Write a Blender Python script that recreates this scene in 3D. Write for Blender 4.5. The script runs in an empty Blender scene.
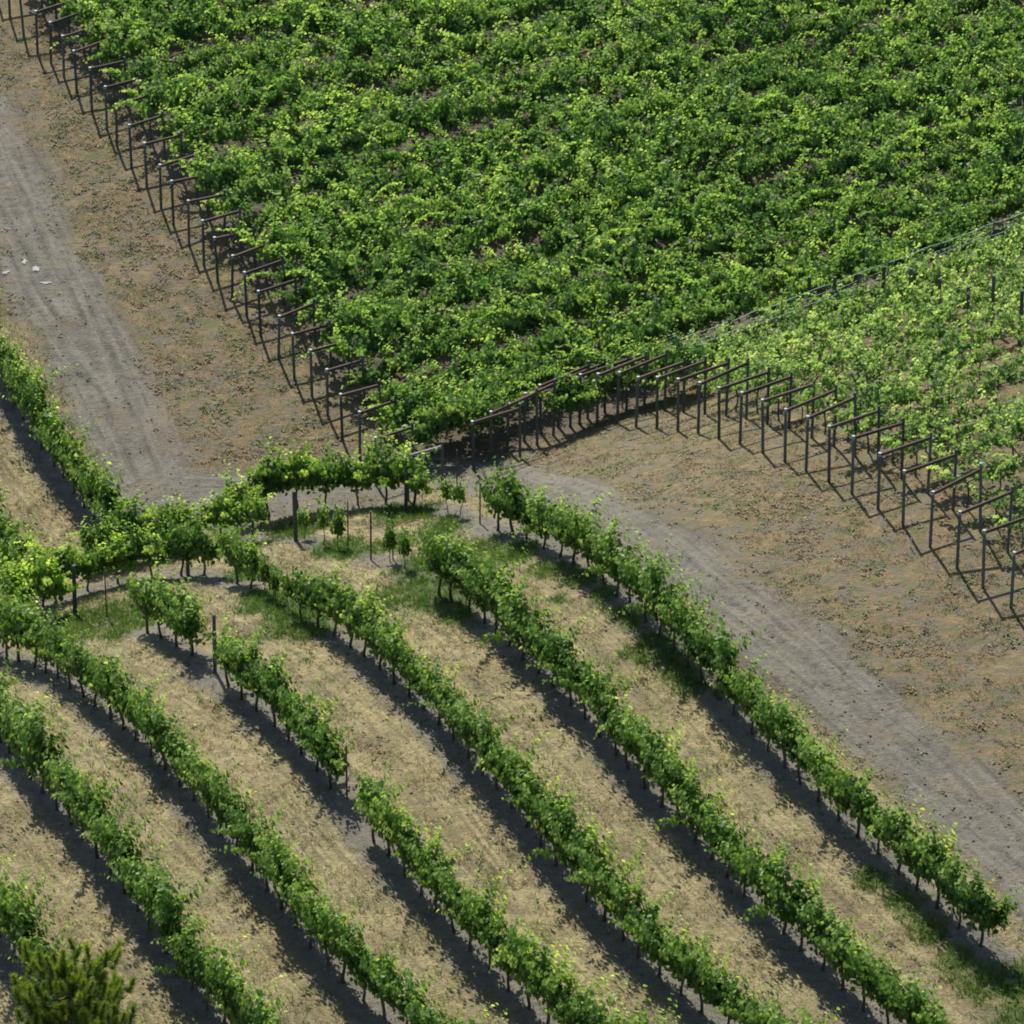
import bpy, math, random
import numpy as np
from mathutils import Vector, Matrix, Quaternion

random.seed(7)
RNG = np.random.default_rng(11)
scene = bpy.context.scene
COL = scene.collection

# ------------------------------------------------------------------ camera geometry
CAM_H, PITCH, FPX = 66.0, math.radians(28.0), 5085.0
CAM = np.array([0.0, 0.0, CAM_H])
RIGHT = np.array([1.0, 0, 0])
UP = np.array([0, math.sin(PITCH), math.cos(PITCH)])
FWD = np.array([0, math.cos(PITCH), -math.sin(PITCH)])


def flat(px, py):
    a = PITCH + math.atan((py - 512) / FPX)
    h = CAM_H + 2.6
    y = h / math.tan(a)
    dep = y * FWD[1] - h * FWD[2]
    return ((px - 512) / FPX * dep, y)


# ------------------------------------------------------------------ terrain
_r = [flat(*p) for p in [(0, 615), (110, 566), (240, 525), (450, 482), (560, 434), (579, 424), (1024, 254)]]
_rx = np.array([-60] + [p[0] for p in _r] + [45])
_ry = np.array([_r[0][1] - 22] + [p[1] for p in _r] + [_r[-1][1] + 22])
_kx = np.linspace(-60, 45, 400)
_ky = np.interp(_kx, _rx, _ry)
_kern = np.hanning(23); _kern /= _kern.sum()
_ky = np.convolve(np.pad(_ky, 11, mode='edge'), _kern, mode='valid')
_dd = np.linspace(-400, 900, 13001)
_ss = np.interp(_dd, [-400, -120, -17, -10, -4, 0.5, 5, 9, 60, 140, 900],
                [0.0, 0.0, 0.0, -.15, -.34, -.36, .0, .07, .07, .0, .0])
_zz = np.cumsum(_ss) * (_dd[1] - _dd[0])
_zz -= np.interp(-30, _dd, _zz)


def ridge_d(x, y):
    return (y - np.interp(x, _kx, _ky)) * 0.78


def height(x, y):
    x = np.asarray(x, float); y = np.asarray(y, float)
    z = np.interp(ridge_d(x, y), _dd, _zz)
    z = z + .035 * np.sin(x * .9 + 1.3 * np.sin(y * .31)) * np.sin(y * .7 + .6) + .02 * np.sin(x * 2.1 - y * 1.7)
    # the foreground knoll falls off gently towards its lower left
    return z


_T = np.arange(96.0, 225.0, 0.05)


def at(px, py):
    """the point of the ground that the given direction of view meets"""
    d = FWD * FPX + RIGHT * (px - 512) - UP * (py - 512)
    d = d / np.dot(d, FWD)
    P = CAM[None, :] + _T[:, None] * d[None, :]
    f = P[:, 2] - height(P[:, 0], P[:, 1])
    i = int(np.argmax(f < 0)) or len(_T) - 1
    t = _T[i - 1] + .05 * f[i - 1] / (f[i - 1] - f[i] + 1e-9)
    p = CAM + t * d
    return np.array([p[0], p[1], float(height(p[0], p[1]))])


def proj(p):
    v = np.asarray(p, float) - CAM
    dep = v @ FWD
    return 512 + FPX * (v @ RIGHT) / dep, 512 - FPX * (v @ UP) / dep


def ground(x, y):
    return np.array([x, y, float(height(x, y))])


# ------------------------------------------------------------------ mesh helpers
class MB:
    def __init__(self):
        self.v, self.f, self.a, self.n = [], [], [], 0

    def add(self, verts, faces, tint=.5):
        verts = np.asarray(verts, float)
        self.v.append(verts)
        self.f += [tuple(i + self.n for i in f) for f in faces]
        self.a.append(np.full(len(verts), tint))
        self.n += len(verts)

    def tube(self, pts, radii, sides=7, tint=.5, cap=True):
        pts = [Vector(p) for p in pts]
        V, F = [], []
        ref = Vector((1, 0, 0))
        for i, p in enumerate(pts):
            d = (pts[min(i + 1, len(pts) - 1)] - pts[max(i - 1, 0)]).normalized()
            if abs(d.dot(ref)) > .9: ref = Vector((0, 1, 0))
            a = d.cross(ref).normalized(); b = d.cross(a)
            r = radii[i] if hasattr(radii, '__len__') else radii
            for k in range(sides):
                t = 2 * math.pi * k / sides
                V.append(p + a * math.cos(t) * r + b * math.sin(t) * r)
        for i in range(len(pts) - 1):
            for k in range(sides):
                k2 = (k + 1) % sides
                F.append((i * sides + k, i * sides + k2, (i + 1) * sides + k2, (i + 1) * sides + k))
        if cap:
            F.append(tuple(range(sides))[::-1])
            F.append(tuple((len(pts) - 1) * sides + k for k in range(sides)))
        self.add([tuple(v) for v in V], F, tint)

    def beam(self, p, q, w, h, bev=.012, tint=.5):
        """squared timber from p to q with chamfered edges"""
        p = Vector(p); q = Vector(q)
        d = (q - p).normalized()
        s = d.cross(Vector((0, 0, 1)))
        s = s.normalized() if s.length > .05 else Vector((1, 0, 0))
        u = s.cross(d).normalized()
        ring = [(-w + bev, -h), (w - bev, -h), (w, -h + bev), (w, h - bev), (w - bev, h), (-w + bev, h), (-w, h - bev), (-w, -h + bev)]
        V = [tuple(c + s * a + u * b) for c in (p, q) for a, b in ring]
        F = [(k, (k + 1) % 8, 8 + (k + 1) % 8, 8 + k) for k in range(8)] + [tuple(range(8))[::-1], tuple(range(8, 16))]
        self.add(V, F, tint)

    def mesh(self, name, mat, smooth=False):
        return raw_mesh(name, np.vstack(self.v), self.f, np.concatenate(self.a), mat, smooth)


def raw_mesh(name, V, F, A, mat, smooth=False):
    me = bpy.data.meshes.new(name)
    me.from_pydata(V.tolist(), [], F)
    if A is not None:
        at_ = me.attributes.new('tint', 'FLOAT', 'POINT'); at_.data.foreach_set('value', np.asarray(A, np.float32))
    me.materials.append(mat)
    if smooth: me.polygons.foreach_set('use_smooth', [True] * len(me.polygons))
    me.update()
    return me


def quads_mesh(name, V, Q, A, mat, smooth=False):
    """fast path: V (n,3), Q (m,k) vertex indices of equal-sided faces"""
    me = bpy.data.meshes.new(name)
    k = Q.shape[1]
    me.vertices.add(len(V)); me.vertices.foreach_set('co', np.ascontiguousarray(V, np.float32).ravel())
    me.loops.add(Q.size); me.loops.foreach_set('vertex_index', np.ascontiguousarray(Q, np.int32).ravel())
    me.polygons.add(len(Q))
    me.polygons.foreach_set('loop_start', np.arange(0, Q.size, k, dtype=np.int32))
    me.polygons.foreach_set('loop_total', np.full(len(Q), k, np.int32))
    if A is not None:
        at_ = me.attributes.new('tint', 'FLOAT', 'POINT'); at_.data.foreach_set('value', np.asarray(A, np.float32))
    me.materials.append(mat)
    if smooth: me.polygons.foreach_set('use_smooth', np.ones(len(Q), bool))
    me.update(calc_edges=True); me.validate()
    return me


def tag(o, label=None, cat=None, group=None, kind=None):
    if label: o['label'] = label
    if cat: o['category'] = cat
    if group: o['group'] = group
    if kind: o['kind'] = kind
    return o


def obj(name, me, parent=None, loc=None):
    o = bpy.data.objects.new(name, me)
    COL.objects.link(o)
    if parent is not None: o.parent = parent
    if loc is not None: o.location = loc
    return o


def empty(name, loc, rz=0.0):
    o = bpy.data.objects.new(name, None)
    o.empty_display_size = .2
    COL.objects.link(o)
    o.location = tuple(loc); o.rotation_euler = (0, 0, rz)
    return o


ORD = ("first second third fourth fifth sixth seventh eighth ninth tenth eleventh twelfth thirteenth fourteenth fifteenth sixteenth "
       "seventeenth eighteenth nineteenth").split()


def ordw(i):
    """0 -> first, 20 -> twenty-first"""
    n = i + 1
    if n < 20: return ORD[n - 1]
    tens = {2: 'twent', 3: 'thirt', 4: 'fort', 5: 'fift'}[n // 10]
    return tens + 'ieth' if n % 10 == 0 else tens + 'y-' + ORD[n % 10 - 1]


# ------------------------------------------------------------------ materials
def new_mat(name):
    m = bpy.data.materials.new(name); m.use_nodes = True
    nt = m.node_tree; nt.nodes.clear()
    return m, nt, nt.nodes, nt.links


def ramp(nodes, stops):
    r = nodes.new('ShaderNodeValToRGB')
    e = r.color_ramp.elements
    while len(e) < len(stops): e.new(.5)
    for el, (p, c) in zip(e, stops):
        el.position = p; el.color = (*c, 1)
    return r


def leaf_mat(name, dark, mid, light, trans, rough=.5, tf=.42):
    m, nt, N, L = new_mat(name)
    out = N.new('ShaderNodeOutputMaterial')
    at_ = N.new('ShaderNodeAttribute'); at_.attribute_name = 'tint'
    oi = N.new('ShaderNodeObjectInfo')
    ad = N.new('ShaderNodeMath'); ad.operation = 'MULTIPLY_ADD'; ad.inputs[1].default_value = .22; 
    sub = N.new('ShaderNodeMath'); sub.operation = 'SUBTRACT'; sub.inputs[1].default_value = .085
    L.new(oi.outputs['Random'], ad.inputs[0]); L.new(at_.outputs['Fac'], ad.inputs[2]); L.new(ad.outputs[0], sub.inputs[0])
    r = ramp(N, [(0, dark), (.5, mid), (1, light)])
    L.new(sub.outputs[0], r.inputs[0])
    p = N.new('ShaderNodeBsdfPrincipled')
    p.inputs['Roughness'].default_value = rough
    p.inputs['Specular IOR Level'].default_value = .18
    L.new(r.outputs[0], p.inputs['Base Color'])
    t = N.new('ShaderNodeBsdfTranslucent')
    mx = N.new('ShaderNodeMixRGB'); mx.blend_type = 'MULTIPLY'; mx.inputs[0].default_value = 1
    mx.inputs[2].default_value = (*trans, 1)
    L.new(r.outputs[0], mx.inputs[1]); L.new(mx.outputs[0], t.inputs['Color'])
    ms = N.new('ShaderNodeMixShader'); ms.inputs[0].default_value = tf
    L.new(p.outputs[0], ms.inputs[1]); L.new(t.outputs[0], ms.inputs[2]); L.new(ms.outputs[0], out.inputs[0])
    return m


def wood_mat(name, c1, c2, scale=18, stretch=(6, 6, .6), rough=.85):
    m, nt, N, L = new_mat(name)
    out = N.new('ShaderNodeOutputMaterial')
    tc = N.new('ShaderNodeTexCoord'); mp = N.new('ShaderNodeMapping'); mp.inputs['Scale'].default_value = stretch
    L.new(tc.outputs['Object'], mp.inputs[0])
    n = N.new('ShaderNodeTexNoise'); n.inputs['Scale'].default_value = scale; n.inputs['Detail'].default_value = 6
    L.new(mp.outputs[0], n.inputs[0])
    r = ramp(N, [(.3, c1), (.72, c2)]); L.new(n.outputs[0], r.inputs[0])
    oi = N.new('ShaderNodeObjectInfo')
    hv = N.new('ShaderNodeHueSaturation')
    mr = N.new('ShaderNodeMapRange'); mr.inputs[3].default_value = .7; mr.inputs[4].default_value = 1.35
    L.new(oi.outputs['Random'], mr.inputs[0]); L.new(mr.outputs[0], hv.inputs['Value']); L.new(r.outputs[0], hv.inputs['Color'])
    p = N.new('ShaderNodeBsdfPrincipled'); p.inputs['Roughness'].default_value = rough
    L.new(hv.outputs[0], p.inputs['Base Color'])
    b = N.new('ShaderNodeBump'); b.inputs['Strength'].default_value = .5; b.inputs['Distance'].default_value = .01
    L.new(n.outputs[0], b.inputs['Height']); L.new(b.outputs[0], p.inputs['Normal'])
    L.new(p.outputs[0], out.inputs[0])
    return m


def plain_mat(name, c, rough=.6, metal=0.0, var=.15):
    m, nt, N, L = new_mat(name)
    out = N.new('ShaderNodeOutputMaterial')
    tc = N.new('ShaderNodeTexCoord')
    n = N.new('ShaderNodeTexNoise'); n.inputs['Scale'].default_value = 9; n.inputs['Detail'].default_value = 5
    L.new(tc.outputs['Object'], n.inputs[0])
    r = ramp(N, [(.3, tuple(x * (1 - var) for x in c)), (.7, tuple(min(1, x * (1 + var)) for x in c))])
    L.new(n.outputs[0], r.inputs[0])
    p = N.new('ShaderNodeBsdfPrincipled'); p.inputs['Roughness'].default_value = rough; p.inputs['Metallic'].default_value = metal
    L.new(r.outputs[0], p.inputs['Base Color']); L.new(p.outputs[0], out.inputs[0])
    return m


M_LEAF = leaf_mat('vine_leaf', (.034, .082, .028), (.115, .21, .05), (.35, .45, .13), (2.1, 2.1, 1.05), rough=.48, tf=.45)
M_FIELD = leaf_mat('field_leaf', (.03, .076, .032), (.10, .188, .05), (.36, .455, .135), (1.9, 2.05, 1.25), rough=.48, tf=.40)
M_RIGHT = leaf_mat('right_block_leaf', (.06, .12, .045), (.14, .235, .085), (.38, .47, .20), (2.1, 2.1, 1.2), rough=.5, tf=.42)
M_BARK = wood_mat('vine_bark', (.035, .028, .022), (.11, .09, .07), 14, (5, 5, 1))
M_POST = wood_mat('post_wood', (.045, .055, .05), (.11, .125, .112), 10, (6, 6, .5))
M_BAR = wood_mat('crossbar_wood', (.045, .028, .022), (.10, .065, .05), 10, (1, 6, 6))
M_PALEBAR = wood_mat('pale_plank', (.22, .22, .22), (.36, .36, .35), 10, (1, 6, 6))
M_STAKE = wood_mat('stake_wood', (.07, .055, .04), (.15, .12, .09), 12, (6, 6, .6))
M_ZINC = plain_mat('galvanised', (.26, .29, .31), .6, .1)
M_WIRE = plain_mat('trellis_wire', (.26, .36, .34), .6, .0)
M_TEAL = plain_mat('teal_plastic', (.03, .36, .28), .4)
M_PIPE = plain_mat('pale_pipe', (.6, .62, .62), .5)
M_STONE = plain_mat('chalk_stone', (.30, .295, .285), .9, 0, .5)
M_NEEDLE = leaf_mat('pine_needle', (.04, .09, .022), (.10, .17, .034), (.26, .34, .06), (1.8, 1.7, .8), tf=.35)
M_PINEBARK = wood_mat('pine_bark', (.06, .04, .03), (.14, .09, .06), 8, (3, 3, .8))
M_GRASS = leaf_mat('green_grass', (.045, .10, .018), (.07, .145, .025), (.13, .19, .04), (1.7, 1.7, 1.1), tf=.35)
M_DRY = leaf_mat('dry_grass', (.15, .125, .055), (.31, .265, .14), (.45, .39, .21), (1, 1, 1), tf=.3)
M_WEED = leaf_mat('weed', (.22, .145, .085), (.23, .205, .11), (.115, .17, .055), (1.2, 1.2, 1.1), tf=.2)

# ------------------------------------------------------------------ layout: vine rows traced on the ground
ROWS_PX = {
    'A': [(240, 524), (270, 515), (300, 508), (323, 504), (380, 503), (427, 507), (460, 517), (493, 530), (518, 537), (551, 552), (575, 566), (600, 582), (640, 616), (690, 668), (737, 718), (785, 768), (831, 814), (875, 851), (920, 892), (960, 930), (983, 950), (1005, 964)],
    'B': [(96, 566), (130, 556), (180, 549), (235, 541), (272, 536), (310, 539), (342, 550), (371, 558), (405, 567), (438, 595), (476, 615), (512, 649), (545, 680), (582, 715), (629, 770), (668, 812), (705, 852), (744, 899), (800, 949), (851, 1000), (870, 1016), (935, 1064), (1000, 1112)],
    'C': [(24, 607), (81, 592), (135, 579), (188, 574), (237, 583), (262, 593), (290, 612), (333, 634), (375, 664), (410, 697), (444, 729), (490, 782), (520, 818), (552, 862), (606, 923), (651, 972), (691, 1004), (735, 1038), (828, 1112)],
    'D': [(148, 632), (192, 655), (234, 692), (285, 737), (333, 790), (366, 832), (419, 892), (475, 957), (511, 993), (548, 1028), (592, 1066), (655, 1112)],
    'H': [(-22, 634), (20, 625), (53, 617), (72, 612)],
    'E': [(-26, 650), (18, 661), (42, 671), (73, 691), (103, 712), (145, 750), (189, 795), (222, 837), (256, 875), (305, 940), (341, 981), (376, 1012), (415, 1045), (492, 1112)],
    'F': [(-26, 712), (9, 752), (39, 790), (70, 823), (97, 857), (128, 897), (157, 938), (191, 989), (240, 1044), (300, 1112)],
    'G': [(-40, 885), (0, 937), (30, 980), (122, 1112)],
    'L': [(-30, 335), (7, 392), (40, 445), (75, 495), (122, 552)],
    'K': [(-30, 530), (-8, 555), (12, 585), (28, 603)],
}


def resample(pts, step):
    P = np.array([p for p in pts])
    seg = np.linalg.norm(np.diff(P, axis=0), axis=1)
    s = np.concatenate([[0], np.cumsum(seg)])
    n = max(2, int(round(s[-1] / step)) + 1)
    t = np.linspace(0, s[-1], n)
    return np.stack([np.interp(t, s, P[:, k]) for k in range(3)], 1)


ROWS = {k: resample([at(*p) for p in v], .25) for k, v in ROWS_PX.items()}
for k, P in ROWS.items():                   # smooth the traced lines
    for _ in range(12):
        P[1:-1] = .5 * P[1:-1] + .25 * (P[:-2] + P[2:])
    P[:, 2] = height(P[:, 0], P[:, 1])
ALLROW = np.vstack([P[::2, :2] for P in ROWS.values()])

LEFT_TOPS = [(-3, -40), (-3 + 13, -23), (24, -5), (37.6, 12), (51, 22), (64, 36), (77, 51), (92, 70), (107, 88), (117, 105), (131.6, 126), (147, 145), (161, 166), (173.6, 183), (189, 203),
             (204, 223), (218, 239), (232, 256), (247, 274), (261, 293), (278.5, 316), (294.4, 335), (312, 352.5), (327.7, 372), (342.5, 396), (360, 415), (376, 440)][::-1]
RIGHT_BASES = [(474, 470), (491, 459), (507, 450), (524, 441), (541, 433), (558, 427), (579.5, 424), (597, 424), (617, 424), (636, 427), (657, 429), (678, 431), (698, 434), (719, 439), (740, 444), (763, 453),
               (785, 462), (806, 471), (829, 482), (852, 494), (878, 509), (903, 526), (930, 547), (957, 568), (983, 588), (1011, 608)]

TRACK1 = resample([at(*p) for p in [(155, 492), (300, 488), (470, 472), (540, 490), (612, 522), (696, 574), (768, 629), (848, 696), (928, 766), (1008, 844), (1098, 932), (1210, 1050)]], .4)[:, :2]
TRACK2 = resample([at(*p) for p in [(-150, -60), (-80, 30), (-50, 80), (-18, 140), (14, 205), (58, 295), (112, 390), (155, 490), (190, 520)]], .4)[:, :2]


def dist_to(P, line):
    out = np.full(len(P), 1e9)
    for i in range(0, len(P), 20000):
        c = P[i:i + 20000]
        dd = ((c[:, None, :] - line[None, :, :]) ** 2).sum(2)
        out[i:i + 20000] = np.sqrt(dd.min(1))
    return out


def sstep(a, b, x):
    t = np.clip((x - a) / (b - a), 0, 1)
    return t * t * (3 - 2 * t)


def vnoise(x, y, s, seed=0):
    """smooth value noise 0..1"""
    x = np.asarray(x) / s + 100.3 + seed * 17.1; y = np.asarray(y) / s + 57.7 + seed * 9.3
    xi = np.floor(x).astype(np.int64); yi = np.floor(y).astype(np.int64)
    fx = x - xi; fy = y - yi
    fx = fx * fx * (3 - 2 * fx); fy = fy * fy * (3 - 2 * fy)

    def h(a, b):
        n = (a * 374761393 + b * 668265263 + seed * 982451653) & 0x7fffffff
        n = ((n ^ (n >> 13)) * 1274126177) & 0x7fffffff
        return (n & 0xffff) / 65535.0
    return (h(xi, yi) * (1 - fx) + h(xi + 1, yi) * fx) * (1 - fy) + (h(xi, yi + 1) * (1 - fx) + h(xi + 1, yi + 1) * fx) * fy


GREEN = [(96, 618, 1.2), (130, 624, .9), (262, 602, 1.0), (285, 618, 1.1), (308, 630, .8), (330, 600, .6), (420, 588, 1.3), (450, 562, 1.3), (485, 552, 1.0), (345, 548, 1.0), (385, 545, .8),
         (400, 515, 1.0), (300, 528, .8), (440, 530, .8), (520, 550, .6), (550, 566, .55), (578, 580, .5), (602, 598, .5), (628, 620, .55), (655, 645, .6), (680, 668, .55), (698, 686, .45), (560, 600, .3), (640, 655, .4),
         (905, 908, .5), (930, 932, .6), (958, 958, .7), (985, 978, .8), (1012, 985, .8), (1018, 1008, .8), (870, 876, .4), (380, 600, .6), (245, 575, .7), (455, 610, .6), (720, 690, .4)]
GREEN_G = [(*at(a, b)[:2], r) for a, b, r in GREEN]


def green_mask(x, y):
    g = np.zeros(len(x))
    wob = vnoise(x, y, .8, 3) * .9 + .55
    for gx, gy, r in GREEN_G:
        d = np.sqrt((x - gx) ** 2 + ((y - gy) * .62) ** 2)
        g = np.maximum(g, 1 - sstep(.45, 1.25, d / (r * wob)))
    return g


# the planted blocks
L_FRONT = [at(x, y + 41 + 3 * (y / 440)) for x, y in LEFT_TOPS]
R_FRONT = [at(*p) for p in RIGHT_BASES]
l_dirs = []
for (x, y), f in zip(LEFT_TOPS, L_FRONT):
    by = y + 41 + 3 * (y / 440)
    q = at(x + 39, by - 10.5); l_dirs.append((q - f)[:2])
L_DIR = np.mean([d / np.linalg.norm(d) for d in l_dirs[6:]], 0); L_DIR /= np.linalg.norm(L_DIR)
BACK_ROW = np.array([at(579, 424)[:2], at(700, 379)[:2], at(860, 318)[:2], at(1060, 240)[:2]])

# ------------------------------------------------------------------ ground sheet
def axis(lo, hi, step, far):
    a = list(np.arange(lo, hi + 1e-6, step))
    s, v = step, hi
    up = []
    while v < far:
        s *= 1.35; v += s; up.append(v)
    s, v = step, lo
    dn = []
    while v > -far:
        s *= 1.35; v -= s; dn.append(v)
    return np.array(dn[::-1] + a + up)


GX = axis(-22, 24, .17, 2500); GY = axis(94, 172, .2, 2500)
X, Y = np.meshgrid(GX, GY)
xf, yf = X.ravel(), Y.ravel()
zf = height(xf, yf)
nx, ny = len(GX), len(GY)
I = np.arange(nx * ny).reshape(ny, nx)
Q = np.stack([I[:-1, :-1].ravel(), I[:-1, 1:].ravel(), I[1:, 1:].ravel(), I[1:, :-1].ravel()], 1)
M_GROUND, nt, N, L = new_mat('vineyard_soil')
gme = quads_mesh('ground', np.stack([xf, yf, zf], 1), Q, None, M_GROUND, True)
PG = np.stack([xf, yf], 1)
near = (np.abs(xf) < 26) & (yf > 92) & (yf < 176)


def ground_masks(x, y):
    P = np.stack([x, y], 1)
    d1 = dist_to(P, TRACK1); d2 = dist_to(P, TRACK2); dr = dist_to(P, ALLROW)
    wob = (vnoise(x, y, 1.3, 1) - .5) * .9 + (vnoise(x, y, .35, 2) - .5) * .5
    trk = np.maximum(1 - sstep(.95, 1.8, d1 + wob), 1 - sstep(1.0, 2.2, d2 + wob))
    strip = 1 - sstep(.35, .85, dr + wob * .4)
    straw = (1 - sstep(1.5, 2.2, dr + wob * .5))
    straw = straw * (1 - trk)
    # planted block floor: beyond the left braces, and beyond the ridge
    lf = np.array([p[:2] for p in L_FRONT])
    yy = lf[np.argsort(lf[:, 1])]
    xe = np.interp(y, yy[:, 1], yy[:, 0])
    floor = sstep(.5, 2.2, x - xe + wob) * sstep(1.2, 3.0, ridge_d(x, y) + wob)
    rut = np.zeros(len(x))
    for o_, wd in ((.62, .16), (-.62, .16), (.2, .1), (-.95, .12), (1.0, .12)):
        for d_ in (d1, d2 * .8):
            rut = np.maximum(rut, 1 - sstep(wd * .4, wd * 1.6, np.abs(d_ + .25 * (vnoise(x, y, 2.2, 31) - .5) - abs(o_))))
    return trk, strip, straw, floor, green_mask(x, y), rut, np.minimum(dr, 3), np.minimum(np.minimum(d1, d2 + .5), 4)


masks = [np.zeros(len(xf), np.float32) for _ in range(8)]
mm = ground_masks(xf[near], yf[near])
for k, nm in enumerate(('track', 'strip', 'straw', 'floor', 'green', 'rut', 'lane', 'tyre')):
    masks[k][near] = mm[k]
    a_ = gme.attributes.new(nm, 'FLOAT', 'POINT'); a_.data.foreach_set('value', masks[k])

# soil material
out = N.new('ShaderNodeOutputMaterial'); pb = N.new('ShaderNodeBsdfPrincipled')
pb.inputs['Roughness'].default_value = .95; pb.inputs['Specular IOR Level'].default_value = .15
geo = N.new('ShaderNodeTexCoord')


def noise(scale, detail=5, stretch=None, rough=.6, rot=0.0):
    n = N.new('ShaderNodeTexNoise'); n.inputs['Scale'].default_value = scale; n.inputs['Detail'].default_value = detail
    n.inputs['Roughness'].default_value = rough
    mp = N.new('ShaderNodeMapping'); mp.inputs['Scale'].default_value = stretch or (1, 1, 1); mp.inputs['Rotation'].default_value = (0, 0, rot)
    L.new(geo.outputs['Object'], mp.inputs[0]); L.new(mp.outputs[0], n.inputs[0])
    return n


def mixc(fac, c1, c2):
    mx = N.new('ShaderNodeMixRGB')
    for s, v in ((0, fac), (1, c1), (2, c2)):
        if hasattr(v, 'is_output'): L.new(v, mx.inputs[s])
        elif isinstance(v, tuple): mx.inputs[s].default_value = (*v, 1)
        else: mx.inputs[s].default_value = v
    return mx.outputs[0]


def attr(nm):
    a = N.new('ShaderNodeAttribute'); a.attribute_name = nm
    return a.outputs['Fac']


def mathn(op, a, b=0.0):
    m = N.new('ShaderNodeMath'); m.operation = op; m.use_clamp = True
    for i, v in enumerate((a, b)):
        if hasattr(v, 'is_output'): L.new(v, m.inputs[i])
        else: m.inputs[i].default_value = v
    return m.outputs[0]


def rampf(src, lo, hi):
    r = ramp(N, [(lo, (0, 0, 0)), (hi, (1, 1, 1))]); L.new(src, r.inputs[0])
    return r.outputs[0]


ROT = math.atan2(L_DIR[1], L_DIR[0])
nA = noise(.55, 4); nB = noise(3.2, 6); nC = noise(11, 5); nD = noise(1.4, 5)
nS = noise(2.6, 5, (1, 3.2, 1), .6, -ROT)           # streaks along the mown lines
nG = noise(38, 3)
fr = ramp(N, [(.30, (.085, .08, .065)), (.42, (.15, .13, .077)), (.52, (.18, .13, .073)), (.62, (.225, .195, .108)), (.74, (.095, .105, .048))])
L.new(mixc(.5, nS.outputs[0], nB.outputs[0]), fr.inputs[0])
fall = fr.outputs[0]
fall = mixc(mathn('MULTIPLY', rampf(nD.outputs[0], .46, .58), .85), fall, mixc(nC.outputs[0], (.09, .083, .066), (.175, .158, .125)))
fall = mixc(mathn('MULTIPLY', rampf(noise(2.1, 6).outputs[0], .51, .60), .7), fall, (.098, .118, .045))
fall = mixc(mathn('MULTIPLY', rampf(noise(1.7, 6, (1, 2.6, 1), .6, -ROT).outputs[0], .55, .66), .55), fall, (.175, .11, .06))
sr = ramp(N, [(.28, (.10, .095, .052)), (.43, (.215, .188, .10)), (.57, (.345, .29, .155)), (.76, (.225, .22, .10))])
L.new(mixc(.5, nB.outputs[0], nC.outputs[0]), sr.inputs[0])
strawc = mixc(mathn('MULTIPLY', rampf(nA.outputs[0], .46, .62), .6), sr.outputs[0], mixc(nC.outputs[0], (.09, .085, .05), (.23, .21, .115)))
strawc = mixc(mathn('MULTIPLY', rampf(nD.outputs[0], .55, .68), .5), strawc, (.14, .13, .108))
lv = N.new('ShaderNodeCombineXYZ'); lm = N.new('ShaderNodeMath'); lm.operation = 'MULTIPLY'; lm.inputs[1].default_value = 5.5
L.new(attr('lane'), lm.inputs[0]); L.new(lm.outputs[0], lv.inputs[0])
lx = N.new('ShaderNodeVectorMath'); lx.operation = 'MULTIPLY_ADD'; lx.inputs[1].default_value = (.22, .22, 0)
L.new(geo.outputs['Object'], lx.inputs[0]); L.new(lv.outputs[0], lx.inputs[2])
ln_ = N.new('ShaderNodeTexNoise'); ln_.inputs['Scale'].default_value = 1.0; ln_.inputs['Detail'].default_value = 4; ln_.inputs['Roughness'].default_value = .6
L.new(lx.outputs[0], ln_.inputs[0])
strawc = mixc(mathn('MULTIPLY', rampf(ln_.outputs[0], .48, .6), .7), strawc, (.12, .108, .065))
def linenoise(name, k, along):
    cv = N.new('ShaderNodeCombineXYZ'); m_ = N.new('ShaderNodeMath'); m_.operation = 'MULTIPLY'; m_.inputs[1].default_value = k
    L.new(attr(name), m_.inputs[0]); L.new(m_.outputs[0], cv.inputs[0])
    va = N.new('ShaderNodeVectorMath'); va.operation = 'MULTIPLY_ADD'; va.inputs[1].default_value = (along, along, 0)
    L.new(geo.outputs['Object'], va.inputs[0]); L.new(cv.outputs[0], va.inputs[2])
    n = N.new('ShaderNodeTexNoise'); n.inputs['Scale'].default_value = 1.0; n.inputs['Detail'].default_value = 5; n.inputs['Roughness'].default_value = .65
    L.new(va.outputs[0], n.inputs[0])
    return n.outputs[0]


tr = ramp(N, [(.34, (.056, .053, .046)), (.47, (.104, .097, .083)), (.56, (.155, .144, .12)), (.68, (.24, .222, .18))])
L.new(mixc(.38, linenoise('tyre', 4.5, .3), mixc(.6, noise(1.4, 6).outputs[0], nC.outputs[0])), tr.inputs[0])
rut = mathn('MULTIPLY', attr('rut'), rampf(noise(2.3, 5).outputs[0], .35, .6))
trc = mixc(mathn('MULTIPLY', rut, .6), tr.outputs[0], (.20, .188, .16))
trc = mixc(mathn('MULTIPLY', rampf(noise(.9, 6).outputs[0], .54, .66), .5), trc, (.165, .135, .085))
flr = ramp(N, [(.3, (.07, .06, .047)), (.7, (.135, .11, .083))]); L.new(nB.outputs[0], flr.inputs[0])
stp = ramp(N, [(.3, (.088, .088, .084)), (.7, (.16, .152, .136))]); L.new(nB.outputs[0], stp.inputs[0])
strawc = mixc(mathn('MULTIPLY', rampf(linenoise('lane', 9, .5), .52, .66), .5), strawc, (.36, .315, .20))
strawc = mixc(mathn('MULTIPLY', rampf(noise(.32, 5).outputs[0], .5, .62), .28), strawc, (.18, .135, .08))
c = mixc(attr('straw'), fall, strawc)
c = mixc(mathn('MULTIPLY', attr('strip'), .85), c, stp.outputs[0])
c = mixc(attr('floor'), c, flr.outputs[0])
c = mixc(attr('track'), c, trc)
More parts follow.
